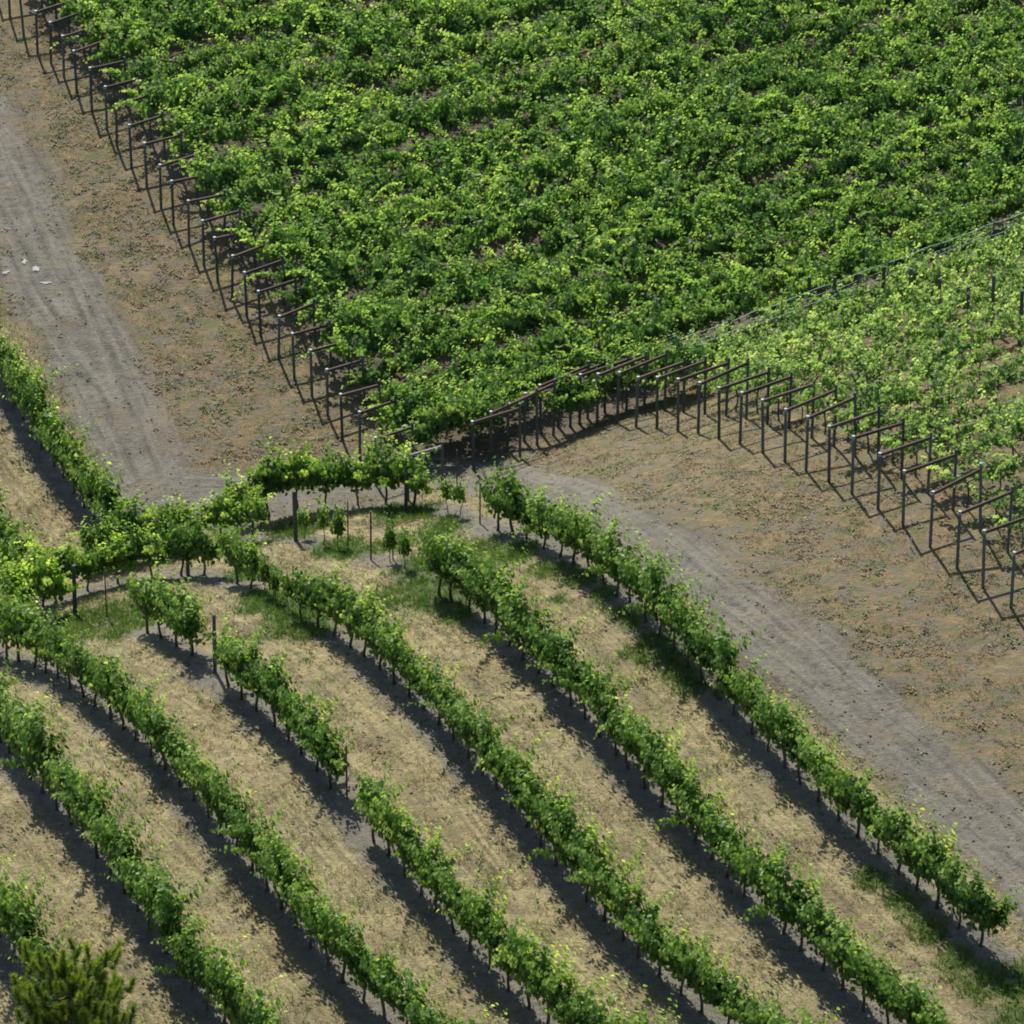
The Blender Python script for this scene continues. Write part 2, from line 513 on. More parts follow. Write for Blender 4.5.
grc = ramp(N, [(.35, (.045, .08, .02)), (.7, (.10, .13, .04))]); L.new(nC.outputs[0], grc.inputs[0])
c = mixc(mathn('MULTIPLY', attr('green'), mathn('ADD', rampf(nB.outputs[0], .35, .6), .25)), c, grc.outputs[0])
gv = N.new('ShaderNodeHueSaturation')
mr = N.new('ShaderNodeMapRange'); mr.inputs[1].default_value = .3; mr.inputs[2].default_value = .7; mr.inputs[3].default_value = .72; mr.inputs[4].default_value = 1.28
L.new(nG.outputs[0], mr.inputs[0]); L.new(mr.outputs[0], gv.inputs['Value']); L.new(c, gv.inputs['Color'])
L.new(gv.outputs[0], pb.inputs['Base Color'])
b1 = N.new('ShaderNodeBump'); b1.inputs['Strength'].default_value = .8; b1.inputs['Distance'].default_value = .16
L.new(mixc(.45, nB.outputs[0], nC.outputs[0]), b1.inputs['Height'])
b2 = N.new('ShaderNodeBump'); b2.inputs['Strength'].default_value = .5; b2.inputs['Distance'].default_value = .03
L.new(nG.outputs[0], b2.inputs['Height']); L.new(b1.outputs[0], b2.inputs['Normal']); L.new(b2.outputs[0], pb.inputs['Normal'])
L.new(pb.outputs[0], out.inputs[0])
tag(obj('ground', gme), 'dry hillside soil with straw strips and a grey dirt track', 'ground', kind='structure')

# ------------------------------------------------------------------ leaves
LEAF_V = np.array([(0, 0, 0), (-.46, .22, .10), (-.40, .70, .07), (0, 1, -.10), (.40, .70, .07), (.46, .22, .10)])
LEAF_Q = np.array([(0, 3, 2, 1), (0, 5, 4, 3)])


def leaves(pos, nrm, tip, size):
    """(n,3) arrays -> vertices and quads of n folded leaves"""
    nrm = nrm / (np.linalg.norm(nrm, axis=1, keepdims=True) + 1e-9)
    tip = tip - nrm * (tip * nrm).sum(1, keepdims=True)
    tip = tip / (np.linalg.norm(tip, axis=1, keepdims=True) + 1e-9)
    sd = np.cross(tip, nrm)
    V = pos[:, None, :] + size[:, None, None] * (LEAF_V[None, :, 0, None] * sd[:, None] + LEAF_V[None, :, 1, None] * tip[:, None] + LEAF_V[None, :, 2, None] * nrm[:, None])
    n = len(pos)
    Qs = (LEAF_Q[None] + (np.arange(n) * 6)[:, None, None]).reshape(-1, 4)
    return V.reshape(-1, 3), Qs


def crown_arrays(rng, length=1.05, zb=.78, shoots=15, slen=(.95, .2), spread=.34, along=.22, droop=.55, size=.125, step=.062, filler=60, wide=.3):
    pos, tips, tint, sz = [], [], [], []
    bare = int(rng.integers(0, 3))
    for i in range(shoots):
        u = (i + .5) / shoots * length - length / 2 + rng.normal(0, .05)
        p = np.array([u, rng.normal(0, .06), zb + rng.normal(0, .05)])
        d = np.array([rng.normal(0, along), rng.normal(0, spread), 1.0])
        d /= np.linalg.norm(d)
        ln = max(.35, rng.normal(*slen))
        if rng.random() < .07: ln *= 1.25
        n = int(ln / step)
        sag = rng.uniform(.3, 1.5) * droop
        tb = rng.normal(.42, .12)
        for k in range(n):
            t = k / n
            p = p + d * step
            d = d + np.array([rng.normal(0, .07), rng.normal(0, .07), -sag * step * 1.8 * (.3 + t)])
            d /= np.linalg.norm(d)
            if k < bare: continue
            for rep in range(2 if t < .75 else 1):
                ang = rng.uniform(0, 2 * math.pi)
                o = np.array([math.cos(ang), math.sin(ang), rng.uniform(-.25, .35)])
                pos.append(p + o * rng.uniform(.0, .07))
                tips.append(o + np.array([0, 0, -.45]) + rng.normal(0, .25, 3))
                tint.append(tb + (t - .4) * .5 + rng.normal(0, .12))
                sz.append(size * (1.12 - .55 * max(0, t - .35) / .65) * rng.uniform(.75, 1.2))
    for k in range(filler):
        u = rng.uniform(-length / 2, length / 2); ang = rng.uniform(0, 2 * math.pi); r = rng.uniform(.05, wide)
        o = np.array([0, math.cos(ang), math.sin(ang)])
        pos.append(np.array([u, 0, zb + .3]) + o * r * np.array([1, 1, 1.6]))
        tips.append(np.array([rng.normal(0, .4), math.cos(ang), -.5])); tint.append(rng.normal(.3, .12)); sz.append(size * rng.uniform(.8, 1.15))
    pos = np.array(pos); tips = np.array(tips); n = len(pos)
    # leaves on the flanks hang like shingles and face outwards, those on top face the sky
    side = np.clip(pos[:, 1] / (wide * .6), -1, 1); top = np.clip((pos[:, 2] - zb) / 1.0, -.2, 1)
    nrm = np.stack([rng.normal(0, .42, n), side * 1.15 + rng.normal(0, .38, n), .12 + .8 * top + rng.normal(0, .2, n)], 1)
    V, Qs = leaves(pos, nrm, tips, np.array(sz))
    return V, Qs, np.repeat(np.clip(np.array(tint), 0, 1), 6)


def trunk_mesh(rng, h=.8, arm=.5, r=.027, name='trunk'):
    b = MB()
    lean = rng.normal(0, .05, 2); ph = rng.uniform(0, 6)
    pts = [(lean[0] * t + .022 * math.sin(ph + 6 * t) * (t > 0), lean[1] * t + .018 * math.cos(ph * 2 + 5 * t) * (t > 0), -0.06 + (h + .06) * t) for t in np.linspace(0, 1, 7)]
    b.tube(pts, [r * 1.35, r * 1.12, r, r * .95, r * .95, r * 1.05, r * 1.2], 7)
    top = Vector(pts[-1])
    if arm > 0:
        for s in (-1, 1):
            b.tube([top - Vector((0, 0, .03)), top + Vector((s * arm * .3, 0, .03)), top + Vector((s * arm * .65, rng.normal(0, .02), .0 + rng.normal(0, .02))), top + Vector((s * arm, 0, .02))], [r * .9, r * .75, r * .6, r * .4], 6)
    return b.mesh(name, M_BARK, True)


def variants(n, seed, nm, mat, hgt, arm, r, **kw):
    rs = np.random.default_rng(seed)
    out_ = []
    for i in range(n):
        kk = {k: (v(rs) if callable(v) else v) for k, v in kw.items()}
        V, Qs, A = crown_arrays(rs, **kk)
        out_.append((quads_mesh('crown', V, Qs, A, mat), trunk_mesh(rs, hgt, arm, r), (V, Qs, A)))
    return out_


VAR_ROW = variants(14, 3, 'row', M_LEAF, .68, .48, .033, zb=.64, shoots=lambda r: int(r.integers(12, 17)), slen=lambda r: (r.uniform(.85, 1.2), .26), spread=lambda r: r.uniform(.24, .42), filler=lambda r: int(r.integers(150, 270)), size=.118, step=.055, length=lambda r: r.uniform(.85, 1.05), wide=.29)
VAR_YOUNG = variants(5, 4, 'young', M_LEAF, .62, 0, .014, length=.26, zb=.5, shoots=7, slen=(.85, .25), spread=.1, along=.09, droop=.25, filler=45, size=.11, wide=.16)
VAR_FIELD = variants(16, 5, 'field', M_FIELD, .85, .55, .028, length=1.2, zb=.85, shoots=lambda r: int(r.integers(8, 12)), slen=lambda r: (r.uniform(.95, 1.45), .35), spread=lambda r: r.uniform(.25, .48), along=.55, droop=.8, filler=90, size=.124, step=.054, wide=.32)
VAR_RIGHT = variants(12, 6, 'right', M_RIGHT, .8, .5, .026, length=1.15, zb=.78, shoots=lambda r: int(r.integers(6, 9)), slen=lambda r: (r.uniform(.6, 1.0), .3), spread=lambda r: r.uniform(.3, .55), along=.42, droop=1.0, filler=26, size=.125, step=.066)

NV = 0


def vine(kind, pos, ang, label, group, sc=1.0, wide=1.0, i=None):
    global NV
    NV += 1
    cr, tk, _ = kind[int(RNG.integers(len(kind))) if i is None else i]
    o = empty('grapevine', pos, ang + (math.pi if RNG.random() < .5 else 0) + RNG.normal(0, .06))
    o.scale = (sc * wide * RNG.uniform(.94, 1.08), sc * RNG.uniform(.92, 1.1), sc * RNG.uniform(.9, 1.08))
    tag(o, label, 'grapevine', group)
    obj('trunk', tk, o); obj('crown', cr, o)
    return o


def along_row(P, spacing):
    seg = np.linalg.norm(np.diff(P[:, :2], axis=0), axis=1)
    s = np.concatenate([[0], np.cumsum(seg)])
    n = int(s[-1] / spacing)
    res = []
    for k in range(n + 1):
        t = min(s[-1], k * spacing + RNG.normal(0, .04))
        x, y = np.interp(t, s, P[:, 0]), np.interp(t, s, P[:, 1])
        x2, y2 = np.interp(t + .3, s, P[:, 0]), np.interp(t + .3, s, P[:, 1])
        x1, y1 = np.interp(t - .3, s, P[:, 0]), np.interp(t - .3, s, P[:, 1])
        res.append((ground(x, y), math.atan2(y2 - y1, x2 - x1)))
    return res


# pixel spans along each row that carry slender young vines or nothing at all (x ranges in the photograph)
GAPS = {'A': [(430, 437), (466, 489), (676, 684)], 'B': [(283, 300), (325, 337), (350, 390), (413, 436)], 'C': [(216, 230)], 'D': [(197, 216), (338, 360)]}
YOUNG = {'A': [(428, 465), (994, 1020)], 'B': [(296, 412)], 'C': [(255, 300)]}
ROWTXT = {'A': ('from the left end', 'row bordering the near dirt track'),
          'B': ('from the left end', 'second row in from near dirt track'),
          'C': ('from the left end', 'third row in from near dirt track'),
          'D': ('from the top end', 'fourth row in from near dirt track'),
          'E': ('from the left edge', 'fifth row in from near dirt track'),
          'F': ('from the left edge', 'sixth row in from near dirt track'),
          'G': ('from the left edge', 'the short row behind the pine'),
          'H': ('from the left edge', 'the short row above the fifth'),
          'L': ('from the left edge', 'the row beside the far dirt track'),
          'K': ('from the left edge', 'the short row left of the far track')}
for key, P in ROWS.items():
    k = 0
    end, txt = ROWTXT[key]
    for pos, ang in along_row(P, .93):
        px, py = proj(pos)
        if any(a < px < b for a, b in GAPS.get(key, [])): continue
        if px < -30 or px > 1050 or py > 1110: continue
        young = any(a < px < b for a, b in YOUNG.get(key, []))
        lab = '%s grapevine, %s %s, %s' % ('slender young' if young else 'bushy', ordw(k), end, txt)
        sc = RNG.uniform(.97, 1.27) * (1.06 if key in 'LK' else .95 if key in 'ABCH' and px < 265 else 1) if not young else RNG.uniform(.75, 1.1)
        vine(VAR_YOUNG if young else VAR_ROW, pos, ang, lab, 'grapevines in ' + txt, sc, 1.0)
        k += 1
print('row vines', NV)
for q_ in ((579,424),(700,432),(880,508),(1005,600),(440,480),(240,540),(100,600),(100,400),(400,200),(1000,250)):
    g_0 = at(*q_); print(q_, g_0.round(1), float(ridge_d(g_0[0], g_0[1])))

# ------------------------------------------------------------------ trellis end braces
def brace(front, rear, hf, hr, label, group, pale=False, teal=False):
    d = Vector(rear) - Vector(front)
    rz = math.atan2(d.y, d.x)
    o = empty('trellis_brace', front, rz)
    tag(o, label, 'trellis brace', group)
    ln = math.hypot(d.x, d.y)
    jit = lambda s: random.gauss(0, s)
    pf = MB(); tx, ty = jit(.03), jit(.025)
    pf.tube([(0, 0, -.15), (tx * .5, ty * .5, hf * .5), (tx, ty, hf)], [.047, .045, .043], 9)
    obj('post', pf.mesh('post', M_POST, False), o)
    pr = MB(); ux, uy = jit(.03), jit(.025)
    pr.tube([(ln, 0, d.z - .15), (ln + ux * .5, uy * .5, d.z + hr * .5), (ln + ux, uy, d.z + hr)], [.045, .043, .041], 9)
    p2 = obj('post', pr.mesh('post', M_POST, False), o)
    if teal:
        c_ = MB(); c_.tube([(ln + ux, uy, d.z + hr - .04), (ln + ux, uy, d.z + hr + .035)], [.058, .05], 10)
        tag(obj('post_cap', c_.mesh('post_cap', M_TEAL), p2), 'teal plastic cap')
    b = MB()
    b.beam((tx + .05, ty, hf - .06), (ln + ux - .046, uy, d.z + hr - .17), .036, .044)
    obj('crossbar', b.mesh('crossbar', M_PALEBAR if pale else M_BAR), o)
    k = MB()
    k.tube([(tx, ty, hf - .1), (tx, ty, hf + .012)], [.0495, .048], 9)
    obj('post_band', k.mesh('post_band', M_ZINC), o)
    return o


def rear_of(front, vec, base):
    return at(base[0] + vec[0], base[1] + vec[1])


for j, ((x, y), f) in enumerate(zip(LEFT_TOPS, L_FRONT)):
    by = y + 41 + 3 * (y / 440)
    rear = ground(*(f[:2] + L_DIR * (1.33 + random.gauss(0, .03))))
    brace(f, rear, 1.56 + random.gauss(0, .03), 1.72 + random.gauss(0, .05), 'dark timber brace with crossbar, %s up the left line from the corner' % ordw(j), 'timber braces up the left block edge')
f = at(408, 500); brace(f, ground(*(f[:2] + L_DIR * 1.2)), 1.5, 1.6, 'timber brace with a pale whitish plank crossbar at the corner', None, pale=True)

for j, (f, (bx, by)) in enumerate(zip(R_FRONT, RIGHT_BASES)):
    rear = at(bx + 47 + 4 * (bx - 579) / 430, by - 14 - 2 * (j / 25))
    brace(f, rear, 1.62 + .1 * (bx > 560) + random.gauss(0, .03), 1.86 + .1 * (bx > 560) + random.gauss(0, .05),
          'dark timber brace with crossbar, %s from the corner in the right line' % ordw(j) if j != 22 else 'dark timber brace whose rear post has a teal cap, right line',
          'timber braces along the right block edge', teal=(j == 22))

# ------------------------------------------------------------------ planted blocks
def march(front, d, start, step, ok, n=60):
    res, t = [], start
    for _ in range(n):
        p = front[:2] + d * t
        g = ground(*p)
        px, py = proj(g)
        if px > 1075 or py < -35: break
        if ok(p): res.append(g)
        elif res: break
        t += step * RNG.uniform(.93, 1.07)
    return res


right_list = []
R_IDX = [j for j, b in enumerate(RIGHT_BASES) if b[0] > 570]
for n_, j in enumerate(R_IDX):
    bx, by = RIGHT_BASES[j]
    sl = -.38 + (bx - 579) / 430 * .13
    a0, a1 = at(bx, by), at(1030, by + sl * (1030 - bx)) if bx < 1000 else at(bx + 100, by - 25)
    d = (a1 - a0)[:2]; d /= np.linalg.norm(d)
    for k, g in enumerate(march(a0, d, 2.15, 1.12, lambda p: True)):
        right_list.append((n_, k, g, math.atan2(d[1], d[0])))
right_all = len(right_list)
right_list = [q for q in right_list if RNG.random() > .07 and proj(q[2])[0] < 1045]
right_list.sort(key=lambda q: -FPX / ((q[2] - CAM) @ FWD))
right_rest = right_list[300 - NV:]
for n_, k, g, a in right_list[:300 - NV]:
    vine(VAR_RIGHT, g, a, 'pale sprawling grapevine, %s behind the brace in the %s row of the right block' % (ordw(k), ordw(n_)), 'grapevines in the right block', RNG.uniform(.8, 1.1))
print('with right block', NV, len(right_list))

_bl = np.array([(-60, L_FRONT[0][1])] + [tuple(at(x_, y_)[:2]) for x_, y_ in ((376, 490), (440, 468))] + [tuple(R_FRONT[q][:2]) for q in range(1, 7)] + [tuple(q) for q in BACK_ROW[1:]])


def dense_ok(p):
    return p[1] > np.interp(p[0], _bl[:, 0], _bl[:, 1]) + np.interp(p[0], [R_FRONT[1][0], R_FRONT[3][0], R_FRONT[8][0], R_FRONT[12][0]], [.5, 1.3, 1.5, .7])


dense = []
extra = [L_FRONT[-1] + (L_FRONT[-1] - L_FRONT[-3]) * .5 * q for q in (5, 4, 3, 2, 1)]
extra += [L_FRONT[0] + (L_FRONT[0] - L_FRONT[1]) * -q for q in ()] + [L_FRONT[0] + (L_FRONT[0] - L_FRONT[2]) * .5 * q for q in (1, 2, 3, 4)]
fronts = [(-1, f) for f in extra] + list(enumerate(L_FRONT))
RA = math.atan2(L_DIR[1], L_DIR[0])
for j, f in fronts:
    for k, g in enumerate(march(np.array(f), L_DIR, 1.75, 1.12, dense_ok)):
        dense.append((j, k, g))
# three hundred vines stand as single plants; the smaller ones beyond them are one mass
VV, QQ, AA, off, nfirst = [], [], [], 0, 0
RNG.shuffle(right_rest)
for j in range(1, 8):
    q = R_FRONT[j]
    for e in (2.5, 3.2):
        p_ = q[:2] + L_DIR * (e + RNG.normal(0, .1)); dense.append((j, 0, ground(*p_)))
for q in [(405, 452), (424, 444), (442, 440), (428, 460), (447, 453), (464, 436), (482, 428), (500, 420), (520, 414), (540, 408), (466, 449), (486, 441)]:
    dense.append((0, 0, at(*q)))
jobs = [(g, RA, VAR_FIELD, RNG.uniform(.78, 1.22)) for _, _, g in dense] + [(g, a, VAR_RIGHT, RNG.uniform(.8, 1.1)) for _, _, g, a in right_rest]
for g, a0, kind, s in jobs:
    V, Qs, A = kind[int(RNG.integers(len(kind)))][2]
    a = a0 + (math.pi if RNG.random() < .5 else 0) + RNG.normal(0, .08)
    ca, sa = math.cos(a) * s, math.sin(a) * s
    VV.append(np.stack([V[:, 0] * ca - V[:, 1] * sa + g[0], V[:, 0] * sa + V[:, 1] * ca + g[1], V[:, 2] * s + g[2]], 1))
    QQ.append(Qs + off); AA.append(np.clip(A + RNG.normal(0, .07), 0, 1)); off += len(V)
    if kind is VAR_FIELD: nfirst += len(Qs)
vme = quads_mesh('vineyard_canopy', np.vstack(VV), np.vstack(QQ), np.concatenate(AA), M_FIELD)
vme.materials.append(M_RIGHT)
mi = np.zeros(len(vme.polygons), np.int32); mi[nfirst:] = 1
vme.polygons.foreach_set('material_index', mi)
tag(obj('vineyard_canopy', vme), 'dense mass of sprawling vines covering the far hillside blocks', 'vineyard', kind='stuff')
print('dense', len(dense), 'all', NV)

# ------------------------------------------------------------------ stakes, posts, wires, pipes
def stake(name, cat, px, py, h, r, mat, label, group=None):
    g = at(px, py)
    b = MB(); lx, ly = random.gauss(0, .02), random.gauss(0, .02)
    b.tube([(0, 0, -.12), (lx * .5, ly * .5, h * .5), (lx, ly, h)], [r * 1.05, r, r * .95], 8)
    return tag(obj(name, b.mesh(name, mat), None, tuple(g)), label, cat, group)


stake('trellis_post', 'post', 215, 672, 1.75, .05, M_POST, 'bare dark wooden post in the gap of the fourth row')
stake('trellis_post', 'post', 296, 541, 1.6, .06, M_POST, 'thick dark post with a pale top standing at the crest')
stake('trellis_post', 'post', 75, 613, 1.5, .06, M_POST, 'dark post ending the short row at the left edge')
stake('trellis_post', 'post', 188, 575, 1.3, .055, M_POST, 'dark post under the leaves at the crest beside the third row')
stake('trellis_post', 'post', 406, 508, 1.4, .05, M_POST, 'dark post under the crest vines below the corner braces')
stake('vine_stake', 'stake', 107, 618, 1.6, .02, M_STAKE, 'thin brown stake on the green grass patch near the left edge')
stake('vine_stake', 'stake', 371, 560, 1.55, .028, M_STAKE, 'thin bare stake between young vines at the crest')
stake('vine_stake', 'stake', 347, 797, 1.5, .024, M_STAKE, 'thin stake at the break in the fourth row')
stake('vine_stake', 'stake', 480, 524, 1.3, .022, M_STAKE, 'thin stake where the outer row begins past its gap')
stake('vine_stake', 'stake', 457, 492, 1.4, .022, M_STAKE, 'thin stake below the corner of the brace lines')
stake('vine_stake', 'stake', 348, 548, 1.5, .02, M_STAKE, 'thin stake beside the single young vine at the crest')
stake('vine_stake', 'stake', 393, 560, 1.5, .018, M_STAKE, 'thin stake behind the pair of young vines at the crest')
for i, (px, py) in enumerate([(808, 333), (833, 333), (857, 326), (882, 324), (910, 322), (937, 333), (967, 337), (992, 332), (1019, 351), (1040, 345)]):
    stake('line_post', 'post', px, py, 1.95 + random.gauss(0, .1), .06, M_POST, 'dark line post among right block vines, %s from the left of its line' % ordw(i), 'line posts in the right block')

# wires of the back row of the right block
bd = (BACK_ROW[3] - BACK_ROW[0]); bl = np.linalg.norm(bd)
for i, (hz, off, txt) in enumerate(((1.62, 0, 'topmost pale wire strung along the back of the right block'), (1.38, 0, 'lower pale wire strung along the back of the right block'), (1.5, -1.5, 'front pale wire strung one row before the back wires'))):
    pts = []
    for t in np.linspace(.0 if i < 2 else .25, 1, 60):
        q = at(579 + 480 * t, 424 - 181 * t)
        q = ground(q[0] + off * .35, q[1] + off * .94)
        pts.append((q[0], q[1], q[2] + hz - .05 * abs(math.sin(t * 26)) + .015 * math.sin(t * 90)))
    b = MB(); b.tube(pts, (.009 if i else .013), 5)
    tag(obj('trellis_wire', b.mesh('trellis_wire', M_WIRE, True)), txt, 'wire')
bp = [at(579 + 480 * t, 424 - 181 * t) for t in np.linspace(.09, .97, 9)]
for i, q in enumerate(bp):
    b = MB(); b.tube([(0, 0, -.1), (.01, 0, .85), (0, .01, 1.66)], [.026, .026, .024], 7)
    tag(obj('wire_post', b.mesh('wire_post', M_POST), None, tuple(q)), 'thin dark post carrying the back wires, %s from the braces' % ordw(i), 'post', 'posts of the back wires')


def pipe(px, py, label, group):
    b = MB(); a = random.uniform(0, 6)
    b.tube([(0, 0, -.05), (.02, .01, .16), (.07 * math.cos(a), .07 * math.sin(a), .34)], [.016, .015, .013], 6)
    b.tube([(.02, .01, .14), (-.09 * math.cos(a), -.09 * math.sin(a), .28)], [.013, .012], 6)
    return tag(obj('drip_riser', b.mesh('drip_riser', M_PIPE), None, tuple(at(px, py))), label, 'pipe', group)


for i, (px, py) in enumerate([(883, 529), (910, 548), (937, 574), (964, 594), (989, 618)]):
    pipe(px, py, 'short pale forked pipe stub on bare ground, %s from left before right braces' % ordw(i), 'pale pipe stubs before the right braces')
for i, (px, py) in enumerate([(177, 249), (219, 312), (262, 356), (300, 408), (147, 208)]):
    pass
for i, (px, py) in enumerate(sorted([(147, 211), (176, 249), (219, 314), (262, 358), (312, 424)], key=lambda q: -q[1])):
    pipe(px, py, 'short pale forked pipe stub on weedy ground, %s up from the corner at left' % ordw(i), 'pale pipe stubs beside the left braces')

# pale stones on the far track
def stone(px, py, w, d_, h, label):
    h *= .6
    b = MB(); n = 15; rr = [random.uniform(.5, 1.25) for _ in range(n)]
    V = []
    for z, s in ((-.03, 1.0), (h * .6, .96), (h, .7)):
        for k in range(n):
            t = 2 * math.pi * k / n
            V.append((w * rr[k] * s * math.cos(t), d_ * rr[k] * s * math.sin(t), z + random.gauss(0, h * .06)))
    F = [(r * n + k, r * n + (k + 1) % n, (r + 1) * n + (k + 1) % n, (r + 1) * n + k) for r in range(2) for k in range(n)] + [tuple(2 * n + k for k in range(n))]
    b.add(V, F)
    tag(obj('chalk_stone', b.mesh('chalk_stone', M_STONE), None, tuple(at(px, py))), label, 'stone', 'pale stones on the far dirt track')


stone(5, 273, .16, .14, .05, 'pale flat stone on the far track at the left edge, lower one')
stone(8, 229, .2, .05, .03, 'thin pale stone streak on the far track, uppermost of the stones')
stone(24, 262, .1, .22, .04, 'small pale stone on the far track between two bigger ones')
stone(35, 269, .13, .22, .04, 'largest pale flat stone on the far dirt track')
stone(45, 283, .24, .08, .03, 'long low pale stone on the far track below the largest')

# ------------------------------------------------------------------ grass and weeds
def blades(x, y, hgt, lean, wid, nb, rng, tint, spread=.04):
    n = len(x)
    xs = np.repeat(x, nb) + rng.normal(0, spread, n * nb); ys = np.repeat(y, nb) + rng.normal(0, spread, n * nb)
    zs = height(xs, ys) - .01
    a = rng.uniform(0, 2 * np.pi, n * nb); h = np.repeat(hgt, nb) * rng.uniform(.55, 1.2, n * nb)
    lx, ly = rng.normal(0, lean, n * nb) * h, rng.normal(0, lean, n * nb) * h
    w = wid * rng.uniform(.6, 1.3, n * nb)
    b0 = np.stack([xs - np.cos(a) * w, ys - np.sin(a) * w, zs], 1); b1 = np.stack([xs + np.cos(a) * w, ys + np.sin(a) * w, zs], 1)
    tp = np.stack([xs + lx, ys + ly, zs + h], 1)
    V = np.stack([b0, b1, tp], 1).reshape(-1, 3)
    return V, np.arange(len(V)).reshape(-1, 3), np.repeat(np.clip(np.repeat(tint, nb) + rng.normal(0, .1, n * nb), 0, 1), 3)


g_ = np.random.default_rng(21)


def scatter(n, x0, x1, y0, y1):
    x = g_.uniform(x0, x1, n); y = g_.uniform(y0, y1, n)
    z = height(x, y)
    v = np.stack([x, y, z], 1) - CAM
    dep = v @ FWD
    px = 512 + FPX * x / dep; py = 512 - FPX * (v @ UP) / dep
    k = (px > -60) & (px < 1090) & (py > -30) & (py < 1090)
    return x[k], y[k]


x, y = scatter(300000, -19, 20, 97, 170)
trk, strip, straw, floor, green, rut, lane, tyre = ground_masks(x, y)
cl = vnoise(x, y, .5, 5)
fal = (1 - straw) * (1 - trk) * (1 - floor)
p = (straw + .55 * fal * (vnoise(x, y, 1.0, 51) > .35)) * (1 - .8 * strip) * (1 - .6 * green) * (.25 + 1.1 * sstep(.35, .7, cl))
k = g_.random(len(x)) < p
V, Qs, A = blades(x[k], y[k], np.full(k.sum(), .075), .9, .012, 3, g_, np.clip(.2 + .6 * vnoise(x[k], y[k], .9, 6) - .2 * fal[k], 0, 1))
tag(obj('dry_grass', quads_mesh('dry_grass', V, Qs, A, M_DRY)), 'short straw coloured dry grass between the vine rows', 'dry grass', kind='stuff')
k = g_.random(len(x)) < green * .95
k2 = g_.random(len(x)) < .05 * straw * (vnoise(x, y, 1.1, 9) > .62)
k = k | k2
V, Qs, A = blades(x[k], y[k], np.full(k.sum(), .15), .6, .014, 4, g_, np.clip(.15 + .7 * vnoise(x[k], y[k], .6, 8), 0, 1))
tag(obj('green_grass', quads_mesh('green_grass', V, Qs, A, M_GRASS)), 'patches of lush green grass under the vines and at the crest', 'grass', kind='stuff')
x, y = scatter(230000, -19, 20, 100, 170)
trk, strip, straw, floor, green, rut, lane, tyre = ground_masks(x, y)
cl = vnoise(x, y, .42, 12) * .6 + vnoise(x, y, 1.4, 13) * .4
p = (1 - straw) * (1 - .93 * trk) * (1 - floor) * sstep(.42, .62, cl)
k = g_.random(len(x)) < p * .95
k = k & (g_.random(len(x)) < .95)
xr, yr = np.repeat(x[k], 7), np.repeat(y[k], 7)
n_ = len(xr); aw = g_.uniform(0, 2 * np.pi, n_); rw = np.repeat(g_.uniform(.4, 1.0, k.sum()) * g_.choice([1, 1, 1, 1.5], k.sum()), 7)
tw = np.stack([np.cos(aw), np.sin(aw), g_.uniform(-.1, .2, n_)], 1)
xr = xr + np.cos(aw) * .03 * rw; yr = yr + np.sin(aw) * .03 * rw
V, Qs = leaves(np.stack([xr, yr, height(xr, yr) + g_.uniform(.0, .04, n_) * rw], 1), np.stack([g_.normal(0, .25, n_), g_.normal(.25, .25, n_), np.ones(n_)], 1), tw, g_.uniform(.03, .055, n_) * rw)
A = np.repeat(np.clip((vnoise(xr, yr, .8, 14) - .5) * 1.8 + .55 + g_.normal(0, .12, n_), 0, 1), 6)
tag(obj('weeds', quads_mesh('weeds', V, Qs, A, M_WEED)), 'low green and rusty weeds on the fallow strips beside the tracks', 'weeds', kind='stuff')

# clods and stones lying loose on the tracks and the bare soil
x, y = scatter(60000, -19, 20, 98, 170)
trk, strip, straw, floor, green, rut, lane, tyre = ground_masks(x, y)
k = g_.random(len(x)) < (.10 + .30 * trk * (1 - .6 * rut) + .25 * strip * (1 - trk)) * (1 - floor) * (1 - green) * (.3 + 1.2 * vnoise(x, y, .7, 41))
xs, ys = x[k], y[k]; n_ = len(xs)
sz = .012 + .035 * g_.random(n_) ** 4
oct_ = np.array([(1, 0, 0), (0, 1, 0), (-1, 0, 0), (0, -1, 0), (0, 0, .8), (0, 0, -.8)])
V = oct_[None] * (sz[:, None, None] * g_.uniform(.6, 1.3, (n_, 6, 3)))
V += np.stack([xs, ys, height(xs, ys) + sz * .35], 1)[:, None, :]
tri = np.array([(0, 1, 4), (1, 2, 4), (2, 3, 4), (3, 0, 4), (1, 0, 5), (2, 1, 5), (3, 2, 5), (0, 3, 5)])
Qs = (tri[None] + (np.arange(n_) * 6)[:, None, None]).reshape(-1, 3)
M_CLOD = leaf_mat('clod', (.07, .065, .058), (.16, .148, .125), (.34, .32, .28), (1, 1, 1), rough=.95, tf=0)
tag(obj('gravel', quads_mesh('gravel', V.reshape(-1, 3), Qs, np.repeat(np.clip(g_.normal(.5, .2, n_), 0, 1), 6), M_CLOD)), 'loose clods and small stones on the dirt tracks', 'gravel', kind='stuff')

# ------------------------------------------------------------------ pine at the lower left
pr = np.random.default_rng(33)
pb_ = ground(-9.6, 93.0)
PH = 5.5
pine = empty('pine_tree', pb_)
tag(pine, 'dark green pine with upright candle shoots at the lower left corner', 'pine tree')
b = MB(); b.tube([(0, 0, -.2), (.03, .02, PH * .4), (-.03, 0, PH * .75), (0, 0, PH * .97)], [.13, .1, .06, .015], 9)
NP_, NT_, NQ, NA, noff = [], [], [], [], 0


